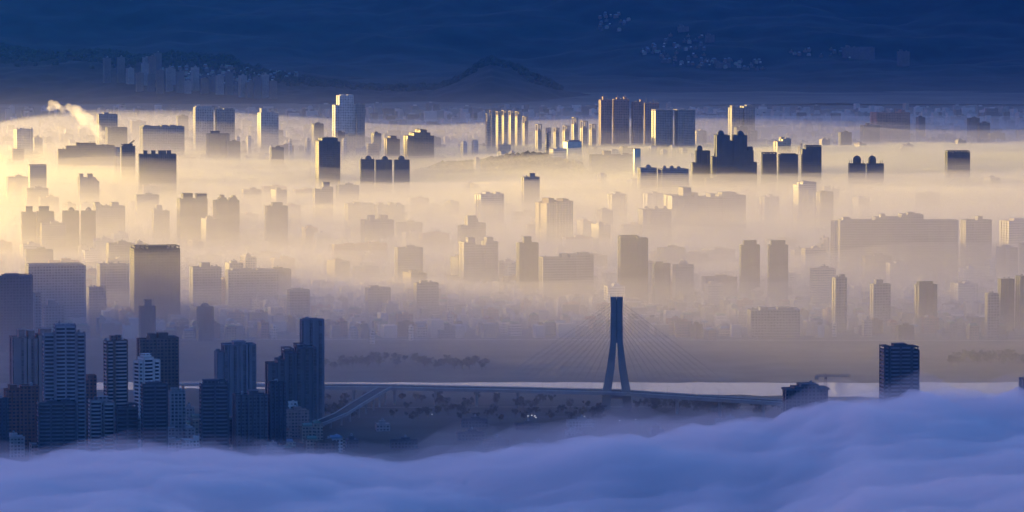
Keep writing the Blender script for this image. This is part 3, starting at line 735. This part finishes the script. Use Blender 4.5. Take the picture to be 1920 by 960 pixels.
# ------------------------------------------------------------------ crane
c0 = GR(1547, 752); cz = PX(1547, 706, c0[1])[2]; mm = c0[1] / F
cr = empty('tower_crane', c0); tag(cr, 'thin tower crane with long level jib beside the half-sunk stepped block', 'crane')
mb_ = MB()
for dx, dy in ((-1, -1), (1, -1), (1, 1), (-1, 1)): mb_.bar((dx, dy, 0), (dx, dy, cz), .5, n=4)
for k in range(int(cz / 3)):
    z = 3 * k; mb_.bar((-1, -1, z), (1, -1, z + 3), .14, n=4); mb_.bar((1, 1, z), (-1, 1, z + 3), .14, n=4); mb_.bar((-1, 1, z), (-1, -1, z + 3), .14, n=4)
mb_.build('mast', M_steel, cr)
jb = MB(); xl, xr = (1528 - 1547) * mm, (1596 - 1547) * mm
for yo, zo in ((-.8, 0), (.8, 0), (0, 1.6)): jb.bar((xl, yo, cz + zo), (xr, yo, cz + zo), .45, n=4)
k = xl
while k < xr - 2: jb.bar((k, -.8, cz), (k + 1.2, 0, cz + 1.6), .12, n=4); jb.bar((k + 1.2, 0, cz + 1.6), (k + 2.4, .8, cz), .12, n=4); k += 2.4
jb.build('jib', M_steel, cr)
MB().box(xl - .5, xl + 3.5, -1.2, 1.2, cz - 3.2, cz - .3).build('counterweight', M_conc, cr)
MB().bar((0, 0, cz), (0, 0, cz + 5), .5, .2, 4).build('mast_head', M_steel, cr)
MB().box(-.2, 1.8, -2.4, -1.1, cz - 2.6, cz - .4).build('cabin', M_glass, cr)
MB().bar((0, 0, cz + 5), (xr * .7, 0, cz + 1.7), .08, n=4).bar((0, 0, cz + 5), (xl, 0, cz + 1.7), .08, n=4).build('tie_rod', M_cable, cr)

# ------------------------------------------------------------------ halls near the ramp
def arched_hall(label, px, py, wpx, length, rad, rz, m):
    p = GR(px, py); e = empty('arched_hall', p, rz); tag(e, label, 'hall')
    b = MB(); n = 12; t = .5
    for yy in (0, length):
        for r in (rad, rad - t):
            for i in range(n + 1):
                a = math.pi * i / n; b.v.append((-r * math.cos(a), yy, r * math.sin(a) * .8))
    s = n + 1
    for i in range(n):
        b.f += [(i, i + 1, 2 * s + i + 1, 2 * s + i), (s + i + 1, s + i, 3 * s + i, 3 * s + i + 1), (i + 1, i, s + i, s + i + 1), (2 * s + i, 2 * s + i + 1, 3 * s + i + 1, 3 * s + i)]
    b.build('roof', m, e, True)
    MB().box(-rad * .9, rad * .9, 3, length - 3, 0, rad * .3).build('wall', facade(PAL['grey']), e)
arched_hall('hall with a pale half-barrel roof beside the curved ramp', 566, 806, 40, 34, 15, R(35), M_white)
arched_hall('long low hall with a pale curved roof left of the barrel hall', 500, 822, 60, 40, 12, R(70), M_white)
T('small white box building low beside the black glazed tower', 838, [(388, 411, 806)], roofs=[(392, 400, 803)], col='white', ribs=2, yaw=10, name='white_building', cat='building')
T('white building with a dark doorway tower near the fog edge', 838, [(450, 484, 800)], roofs=[(452, 466, 797)], col='white', ribs=2, yaw=16, name='white_building', cat='building')
T('pale round-cornered building behind the dark box tower', 812, [(536, 556, 754)], domes=[(540, 552, 752)], col='white', ribs=1, name='white_building', cat='building')
# sports hall with sloping roof on the far bank at right
g0 = GR(1800, 606); sh = empty('sports_hall', g0, R(-6)); tag(sh, 'long hall with a bright sloping roof on the hazy far bank at right', 'hall')
b = MB(); b.v = [(-40, -8, 9), (40, -8, 5), (40, 16, 7), (-40, 16, 13), (-40, -8, 10), (40, -8, 6), (40, 16, 8), (-40, 16, 14)]
b.f = [(0, 3, 2, 1), (4, 5, 6, 7), (0, 1, 5, 4), (1, 2, 6, 5), (2, 3, 7, 6), (3, 0, 4, 7)]; b.build('roof', mat('metal_roof', (.7, .62, .56), .35), sh)
MB().box(-38, 38, -6, 14, 0, 5.2).build('wall', facade(PAL['pink']), sh)

# ------------------------------------------------------------------ mid-rise and low-rise copies
def proto(name, w_, d_, h_, col, kinds):
    r = empty(name, (0, 0, 0))
    m = facade(PAL[col], 3.1, 3.2)
    MB().prism(plan(-w_ / 2, w_ / 2, -d_ / 2, d_ / 2, max(0, int(w_ / 7)), .7), -1, h_).build('wall', m, r)
    mr = mat_cached(tuple(k * .8 for k in PAL[col]))
    b = MB(); t = .3
    b.box(-w_ / 2, w_ / 2, -d_ / 2, -d_ / 2 + t, h_ + .003, h_ + 1).box(-w_ / 2, w_ / 2, d_ / 2 - t, d_ / 2, h_ + .003, h_ + 1)
    b.box(-w_ / 2, -w_ / 2 + t, -d_ / 2 + t, d_ / 2 - t, h_ + .003, h_ + 1).build('parapet', mr, r)
    if kinds == 'shed':
        b = MB(); a, c_ = w_ * .36, d_ * .32
        b.v = [(-a, -c_, h_), (a, -c_, h_), (a, c_, h_), (-a, c_, h_), (-a, -c_, h_ + 2.4), (a, -c_, h_ + 2.4), (a, c_, h_ + 2.4), (-a, c_, h_ + 2.4), (-a, 0, h_ + 3.9), (a, 0, h_ + 3.9)]
        b.f = [(0, 1, 5, 4), (2, 3, 7, 6), (1, 2, 6, 9, 5), (3, 0, 4, 8, 7), (4, 5, 9, 8), (6, 7, 8, 9)]
        b.build('rooftop_shed', random.choice(SHED), r)
    else:
        MB().box(-w_ * .1, w_ * .22, -d_ * .2, d_ * .25, h_ + .01, h_ + 3.4).build('rooftop_room', mr, r)
        MB().lathe([(1, h_ + 3.41), (1, h_ + 5.2), (.4, h_ + 5.6)], w_ * .06, 0, 8).build('water_tank', M_tank, r)
    return r
SHED = [mat('red_tin', (.32, .12, .09), .5), mat('blue_tin', (.18, .26, .36), .45), mat('green_tin', (.18, .27, .22), .5), mat('silver_tin', (.6, .6, .6), .35)]
def dup(root_, loc, rz, label, cat, group, first):
    r = root_ if first else root_.copy()
    if not first:
        C.objects.link(r)
        for ch in root_.children:
            c = ch.copy(); C.objects.link(c); c.parent = r
    r.location = loc; r.rotation_euler = (0, 0, rz); tag(r, label, cat, group)
    return r

cols = ['grey', 'pale', 'tan', 'pink', 'dark', 'white', 'brown', 'cream']
used = set()
def scatter(protos, spots, label, cat, group):
    for loc, rz in spots:
        p = random.choice(protos)
        dup(p, loc, rz, label, cat, group, p.name not in used); used.add(p.name)

occupied = []
def free(x, y, r):
    for a, b_, q in occupied:
        if (a - x) ** 2 + (b_ - y) ** 2 < (q + r) ** 2: return False
    return True
for o in bpy.data.objects:
    if o.type == 'EMPTY' and o.get('category') in ('tower', 'building'):
        occupied.append((o.location.x, o.location.y, 14))
CITYROT = R(14)
def spots(n, xr, yr, r, z=None, rot=CITYROT, weight=None):
    out = []; tries = 0
    while len(out) < n and tries < n * 60:
        tries += 1
        px, py_ = random.uniform(*xr), random.uniform(*yr)
        if weight and random.random() > weight(px, py_): continue
        g = GR(px, py_)
        if not free(g[0], g[1], r): continue
        occupied.append((g[0], g[1], r))
        out.append((g, rot + random.choice((0, 0, math.pi / 2)) + random.uniform(-.06, .06)))
    return out

MR = [proto('mid_rise_block', random.uniform(20, 36), random.uniform(14, 20), h, cols[i % 8], 'room') for i, h in enumerate((16, 19, 22, 26, 30, 18, 24, 33, 28, 21))]
scatter(MR[:6] + MR[8:9], spots(20, (-20, 560), (818, 872), 13), 'mid-rise apartment block crowded at the foot of the near left towers', 'apartment block', 'mid-rise blocks at lower left')
MR2 = [proto('mid_rise_block', random.uniform(22, 44), random.uniform(14, 22), h, cols[(i * 3) % 8], 'room') for i, h in enumerate((24, 29, 33, 38, 43, 50, 27, 35, 58, 40))]
scatter(MR2, spots(185, (-30, 1950), (392, 590), 12), 'pale mid-rise block drowned in the fog between the towers', 'apartment block', 'mid-rise blocks in the fog')
MR3 = [proto('mid_rise_block', random.uniform(20, 34), random.uniform(14, 20), h, cols[(i * 5) % 8], 'room') for i, h in enumerate((28, 36, 44, 52, 60))]
scatter(MR3, spots(70, (-20, 1960), (262, 345), 15, weight=lambda a, b_: 1 if a < 760 or a > 1100 else .3), 'far mid-rise block fading at the foot of the mountains', 'apartment block', 'mid-rise blocks beyond the fog')
LR = [proto('low_rise_house', random.uniform(9, 20), random.uniform(8, 13), h, cols[i % 8], 'shed' if i % 3 else 'room') for i, h in enumerate((9, 12, 15, 18, 10, 13, 16, 8, 14, 19, 11, 12))]
scatter(LR, spots(40, (0, 640), (800, 868), 7), 'low house between the mid-rise blocks just above the near cloud', 'house', 'low houses at lower left')
scatter(LR, spots(225, (-20, 1940), (576, 638), 7), 'small low-rise house in the hazy carpet along the far river bank', 'house', 'low-rise houses on the far bank')
BG = [proto('warehouse', random.uniform(18, 30), random.uniform(10, 14), h, ('dark', 'grey', 'brown', 'dark')[i], 'room') for i, h in enumerate((5, 6, 5, 7))]
scatter(BG, spots(16, (600, 1450), (795, 850), 24, rot=R(6)), 'long low shed in the dark park before the river', 'warehouse', 'sheds in the riverside park')

# the rest of the urban carpet: uncountable small roofs
M_city = mat('city_mix', (.36, .34, .33), .85, .65, .05, island=True)
cb = MB(); rnd = random.Random(5)
def smallbox(x, y, w_, d_, h_, a):
    ca, sa = math.cos(a), math.sin(a)
    cb.prism([(x + u * w_ * ca - v * d_ * sa, y + u * w_ * sa + v * d_ * ca) for u, v in ((-.5, -.5), (.5, -.5), (.5, .5), (-.5, .5))], -1, h_)
cells = 0
for (y0, y1, step) in ((6300, 9200, 30), (9200, 12600, 42), (12600, 13400, 46)):
    y = y0
    while y < y1:
        hw = y * .1 + 60; x = -hw
        while x < hw:
            xx = x + rnd.uniform(-6, 6); yy = y + rnd.uniform(-6, 6)
            if rnd.random() < .72 and fb(xx, yy, 500) > -.35 and free(xx, yy, 6) and not (abs(xx) < 240 and abs(yy - KD) < 330):
                h_ = rnd.choice((7, 9, 12, 14, 15, 17, 21)) * (1.35 if y > 9200 else 1)
                w_ = rnd.uniform(9, step * .7); d_ = rnd.uniform(8, 16); a = CITYROT + rnd.choice((0, math.pi / 2))
                smallbox(xx, yy, w_, d_, h_, a)
                if rnd.random() < .6: smallbox(xx + rnd.uniform(-2, 2), yy + rnd.uniform(-2, 2), w_ * .35, d_ * .4, h_ + 3, a)
            x += step
        y += step
tag(cb.build('city_blocks', M_city), 'endless carpet of tiny roofs filling the hazy plain', 'city', kind='stuff')

# ------------------------------------------------------------------ towns on the slopes
ST = [proto('hill_apartment_tower', 19, 14, h, c_, 'room') for h, c_ in ((62, 'dark'), (70, 'brown'), (54, 'grey'))]
HP = []
for px, py_, s in [(201, 157, 0), (227, 156, 0), (244, 158, 2), (262, 172, 1), (272, 160, 2), (285, 150, 1), (283, 172, 0), (300, 176, 1), (318, 172, 2), (322, 160, 2), (338, 176, 0), (352, 176, 2), (366, 172, 2), (384, 177, 1), (398, 172, 0), (412, 178, 2), (430, 178, 0), (455, 184, 2), (468, 184, 1), (482, 185, 0), (497, 184, 2), (512, 186, 1), (296, 148, 0), (275, 145, 2)]:
    p = hit(px, py_, ridge, 14000, 15400) or GR(px, py_)
    if p[2] < 0: p = (p[0], p[1], 0)
    HP.append((ST[s], p))
for k, (pr, p) in enumerate(HP):
    q0 = dup(pr, p, R(random.uniform(8, 30)), 'dim apartment tower on the dark slope at upper left', 'tower', 'apartment towers on the left slope', pr.name not in used); used.add(pr.name); q0.scale = (1, 1, random.uniform(.55, 1.15))
HH = [proto('hillside_house', random.uniform(6, 12), 7, h * .8, c_, 'room' if i % 2 else 'shed') for i, (h, c_) in enumerate(((6, 'dark'), (8, 'slate'), (9, 'grey'), (7, 'brown'), (13, 'dark'), (8, 'dark'), (11, 'brown')))]
def slope_town(n, pick, fn, y0, y1, label, group):
    for _ in range(n):
        px, py_ = pick(); p = hit(px, py_, fn, y0, y1)
        if not p: continue
        q = random.choice(HH)
        dup(q, (p[0], p[1], p[2] - 1), R(random.uniform(0, 40)), label, 'house', group, q.name not in used); used.add(q.name)
def pick_left():
    px = random.uniform(265, 560); return px, interp([(265, 135), (330, 128), (440, 128), (560, 143)], px) + random.random() ** 1.4 * interp([(265, 40), (440, 36), (560, 6)], px)
slope_town(120, pick_left, ridge, 14000, 15400, 'tiny pale house in the dim hillside town at upper left', 'houses of the left hillside town')
def pick_right():
    k = random.random()
    if k < .5:
        px = random.uniform(1195, 1430); return px, interp([(1195, 95), (1260, 118), (1330, 122), (1430, 126)], px) + random.uniform(-8, 8)
    if k < .75: return random.uniform(1225, 1320), random.uniform(62, 110)
    if k < .9: return random.uniform(1470, 1600), random.uniform(94, 112)
    return random.uniform(1120, 1180), random.uniform(28, 60)
slope_town(140, pick_right, back, 15200, 18500, 'tiny pale house scattered on the navy far mountain at right', 'houses on the far mountain')
for (a, b_, t, yb_, lab, rb) in [(1580, 1640, 89, 113, 'dim long slab with vertical ribs high on the navy mountain', 8), (1682, 1706, 97, 126, 'dim squat tower alone on the navy mountain at right', 3), (1322, 1340, 66, 82, 'small dim square block high on the navy mountain', 2), (1340, 1370, 118, 128, 'dim blue-lit grid block in the mountain town', 4), (1270, 1292, 50, 62, 'highest dim block of the mountain town', 2)]:
    p = hit((a + b_) / 2, yb_, back, 15200, 18500)
    if p: T(lab, 0, [(a, b_, t)], roofs=[(a + 4, a + 9, t - 4)], col='dark', ribs=rb, ratio=.4, base=p, name='mountain_block', cat='building')

# ------------------------------------------------------------------ riverside trees
def tree_proto(h_, sd_):
    r = empty('riverside_tree'); q = random.Random(sd_)
    t = MB().bar((0, 0, -.5), (0, 0, h_ * .5), .35, .18, 6)
    for k in range(5):
        a = q.uniform(0, 6.28); t.bar((0, 0, h_ * q.uniform(.25, .45)), (math.cos(a) * h_ * .25, math.sin(a) * h_ * .25, h_ * q.uniform(.55, .8)), .14, .05, 5)
    t.build('trunk', M_bark, r)
    c_ = MB()
    cl = [(q.gauss(0, h_ * .18), q.gauss(0, h_ * .18), h_ * q.uniform(.42, .88)) for _ in range(9)]
    for k in range(420):
        cx_, cy_, cz_ = q.choice(cl); v = Vector((q.gauss(0, 1), q.gauss(0, 1), q.gauss(0, .8))).normalized() * h_ * .16 * q.uniform(.5, 1.1)
        p = Vector((cx_, cy_, cz_)) + v; s_ = q.uniform(.25, .6); n_ = len(c_.v)
        u = Vector((q.gauss(0, 1), q.gauss(0, 1), q.gauss(0, 1))).normalized(); w2 = u.orthogonal().normalized()
        c_.v += [tuple(p + u * s_), tuple(p + w2 * s_), tuple(p - u * s_), tuple(p - w2 * s_)]; c_.f.append((n_, n_ + 1, n_ + 2, n_ + 3))
    c_.build('crown', M_leafd, r)
    return r
TP = [tree_proto(h_, i) for i, h_ in enumerate((8, 11, 13, 9))]
def trees(n, xr, yf, label, group):
    for _ in range(n):
        px = random.uniform(*xr); g = GR(px, yf(px))
        q = random.choice(TP); dup(q, g, random.uniform(0, 6.2), label, 'tree', group, q.name not in used); used.add(q.name)
trees(60, (1190, 1500), lambda a: interp([(1190, 756), (1500, 766)], a) + random.uniform(0, 16), 'dark tree on the near bank against the pale river right of the pylon', 'bank trees right of the pylon')
trees(70, (600, 1130), lambda a: 752 + random.uniform(0, 40), 'dark tree in the park below the bridge deck', 'park trees below the bridge')
trees(60, (600, 920), lambda a: interp([(600, 690), (700, 682), (920, 690)], a) + random.uniform(-4, 6), 'blurred tree in the meadow grove beyond the river', 'meadow grove beyond the river')
trees(50, (1780, 1930), lambda a: 672 + random.uniform(0, 14), 'blurred tree in the meadow grove at the right edge', 'meadow grove at the right edge')
m_lamp = bpy.data.materials.new('lamp_glow'); m_lamp.use_nodes = True
m_lamp.node_tree.nodes['Principled BSDF'].inputs['Emission Color'].default_value = (1, .95, .85, 1)
m_lamp.node_tree.nodes['Principled BSDF'].inputs['Emission Strength'].default_value = .3
for i, (a, b_) in enumerate([(990, 794), (997, 793), (1003, 794), (1192, 801), (1162, 803), (810, 791), (1096, 795), (480, 624), (1005, 797)]):
    lp = empty('park_lamp', GR(a, b_)); tag(lp, 'small lit lamp twinkling in the dark park before the river', 'lamp', 'lit lamps in the park')
    MB().bar((0, 0, 0), (0, 0, 7), .12, .08, 5).build('pole', M_steel, lp); MB().lathe([(.1, 7), (.6, 7.2), (.6, 7.7), (.1, 8)], 0, 0, 8).build('lamp_head', m_lamp, lp)

# ------------------------------------------------------------------ air, fog, cloud, smoke
def lens(name, x0, x1, y0, y1, nx, ny, fn, m, z0=-4):
    b = MB(); I = lambda i, j: j * (nx + 1) + i
    for j in range(ny + 1):
        for i in range(nx + 1):
            x = x0 + (x1 - x0) * i / nx; y = y0 + (y1 - y0) * j / ny
            b.v.append((x, y, max(fn(x, y), z0 + .5)))
    N = len(b.v); b.v += [(x, y, z0) for x, y, _ in b.v]
    for j in range(ny):
        for i in range(nx):
            b.f.append((I(i, j), I(i + 1, j), I(i + 1, j + 1), I(i, j + 1)))
            b.f.append((N + I(i, j), N + I(i, j + 1), N + I(i + 1, j + 1), N + I(i + 1, j)))
    for i in range(nx):
        b.f += [(I(i, 0), N + I(i, 0), N + I(i + 1, 0), I(i + 1, 0)), (I(i + 1, ny), N + I(i + 1, ny), N + I(i, ny), I(i, ny))]
    for j in range(ny):
        b.f += [(I(0, j + 1), N + I(0, j + 1), N + I(0, j), I(0, j)), (I(nx, j), N + I(nx, j), N + I(nx, j + 1), I(nx, j + 1))]
    return b.build(name, m)

tag(lens('haze', -9000, 9000, -200, 22500, 1, 1, lambda x, y: 1300, volmat('clear_air', 1.2e-5, (.02, .18, 1), .8), -10), kind='stuff')

def fog(name, dens, top, y0, y1, amp, col, g=.75, f=500, e0=900, e1=2200, label='', n=(130, 110), lo=.75, hi=.45, far=0):
    def fn(x, y):
        e = ss(y0, y0 + e0, y) * ss(y1, y1 - e1, y) * ss(-1500, -900, x) * ss(3200, 2600, x) * (lo + hi * ss(-900, 900, x))
        return (top * (1 - far * (.25 + .75 * ss(-720, -150, x)) * ss(7400, 9300, y)) + amp * fb(x, y, f)) * e - 4 * (1 - e)
    return tag(lens(name, -1600, 3200, y0, y1, n[0], n[1], fn, volmat(name + '_air', dens, col, g)), label, 'fog', kind='stuff')
def haze_gradient(name, d0, h, g):
    m = bpy.data.materials.new(name); m.use_nodes = True; t = m.node_tree; t.nodes.clear(); K = t.links
    o = t.nodes.new('ShaderNodeOutputMaterial'); v = t.nodes.new('ShaderNodeVolumePrincipled')
    v.inputs['Color'].default_value = (.97, .95, .92, 1); v.inputs['Anisotropy'].default_value = g
    ge = t.nodes.new('ShaderNodeNewGeometry'); sx = t.nodes.new('ShaderNodeSeparateXYZ'); K.new(ge.outputs['Position'], sx.inputs[0])
    def M(op, a, b=None):
        n = t.nodes.new('ShaderNodeMath'); n.operation = op
        for i, q in enumerate((a, b)):
            if q is None: continue
            if isinstance(q, (int, float)): n.inputs[i].default_value = q
            else: K.new(q, n.inputs[i])
        return n.outputs[0]
    def ramp(sock, a, b):
        n = t.nodes.new('ShaderNodeMapRange'); n.interpolation_type = 'SMOOTHSTEP'; n.inputs[1].default_value = a; n.inputs[2].default_value = b
        K.new(sock, n.inputs[0]); return n.outputs[0]
    nz = t.nodes.new('ShaderNodeTexNoise'); nz.inputs['Scale'].default_value = .0011; nz.inputs['Detail'].default_value = 3
    K.new(ge.outputs['Position'], nz.inputs['Vector'])
    zz = M('ADD', sx.outputs[2], M('MULTIPLY', M('SUBTRACT', nz.outputs[0], .5), 26.0))
    d = M('MULTIPLY', M('EXPONENT', M('MULTIPLY', zz, -1.0 / h)), d0)
    d = M('MULTIPLY', d, M('MULTIPLY', ramp(sx.outputs[1], 4300, 6600), ramp(sx.outputs[1], 14600, 10800)))
    K.new(d, v.inputs['Density']); K.new(v.outputs[0], o.inputs['Volume'])
    return m
tag(lens('upper_haze', -1900, 3200, 4250, 14700, 1, 1, lambda x, y: 260, haze_gradient('thinning_air', .0008, 30, .8)), 'faint high haze thinning upward over the city and the foot of the hills', 'fog', kind='stuff')
fog('thin_mist', .0006, 135, 4500, 13900, 24, (.955, .935, .92), g=.8, f=900, e0=1600, e1=3400, hi=.3, far=.45, label='thin mist veiling the whole plain from the river to the mountains')
fog('fog_layer', .0014, 80, 6300, 12700, 20, (.96, .94, .80), g=.8, f=700, e0=1800, e1=3200, far=.28, label='layer of golden fog lying over the middle of the city')
fog('ground_fog', .003, 50, 7700, 12100, 14, (.965, .945, .68), g=.8, f=500, e0=900, e1=2200, label='dense ground fog glowing gold around the tower feet')

fog('river_mist', .0018, 44, 5900, 9000, 14, (.92, .90, .90), f=420, e0=700, e1=900, label='low mist over the roofs of the far river bank')
def bank_top(x, y, k=0):
    px = 960 + x / y * F
    e = ss(4780, 4250, y)
    crest = interp([(0, 60), (350, 60), (560, 62), (760, 48), (1050, 56), (1250, 66), (1450, 80), (1530, 98), (1620, 110), (1800, 110), (1920, 114)], px)
    bil = 26 * fb(x, y * .6, 360, 4) + 26 * (.5 - abs(fb(x + 77, y * .8, 170, 3))) + 16 * (.5 - abs(fb(x - 31, y, 70, 4))) - 8
    return (crest + bil + k) * e - 3
tag(lens('cloud_bank', -1100, 1100, 2600, 4800, 240, 230, lambda x, y: bank_top(x, y), volmat('cloud', .04, (.992, .985, .992), .5)), 'thick lavender cloud bank rolling across the foreground', 'cloud', kind='stuff')
tag(lens('cloud_wisps', -1320, 1320, 1700, 4950, 170, 160, lambda x, y: (bank_top(x, min(y, 4600), 14) + 14 * fb(x, y, 120, 5) + 3) * ss(4950, 4500, y) - 3, volmat('cloud_edge', .0026, (.99, .98, 1), .5)), 'soft wisps along the upper edge of the foreground cloud', 'cloud', kind='stuff')

# smoke plume: knotted puffs fused into one body
sm = MB(); Ds = GR(960, 345)[1]; ms = Ds / F
path = [(198, 271, 2.5), (194, 264, 4), (189, 257, 5), (184, 249, 6), (178, 242, 7), (171, 234, 8), (164, 227, 9), (156, 219, 9), (148, 212, 9), (140, 206, 8), (131, 203, 6), (122, 201, 5), (113, 201, 5), (104, 200, 6), (96, 196, 7), (91, 205, 4)]
q = random.Random(3)
for (a, b_, r) in path:
    for _ in range(11):
        p = PX(a + q.gauss(0, r * .62), b_ + q.gauss(0, r * .5), Ds + q.gauss(0, r))
        rr_ = r * ms * q.choice((.35, .5, .7, .95)); sm.blob(p, rr_, rr_, rr_, .3, 2, q.random() * 50)
so = sm.build('smoke_plume', volmat('smoke', .03, (.99, .98, .97), .6)); tag(so, 'white smoke plume drifting up left from the long plant building', 'smoke', kind='stuff')
rm = so.modifiers.new('fuse', 'REMESH'); rm.mode = 'VOXEL'; rm.voxel_size = 1.2

# prototypes that no copy was taken from are not part of the place
for p in MR + MR2 + MR3 + LR + BG + ST + HH + TP:
    if p.name not in used:
        for ch in list(p.children): bpy.data.objects.remove(ch)
        bpy.data.objects.remove(p)
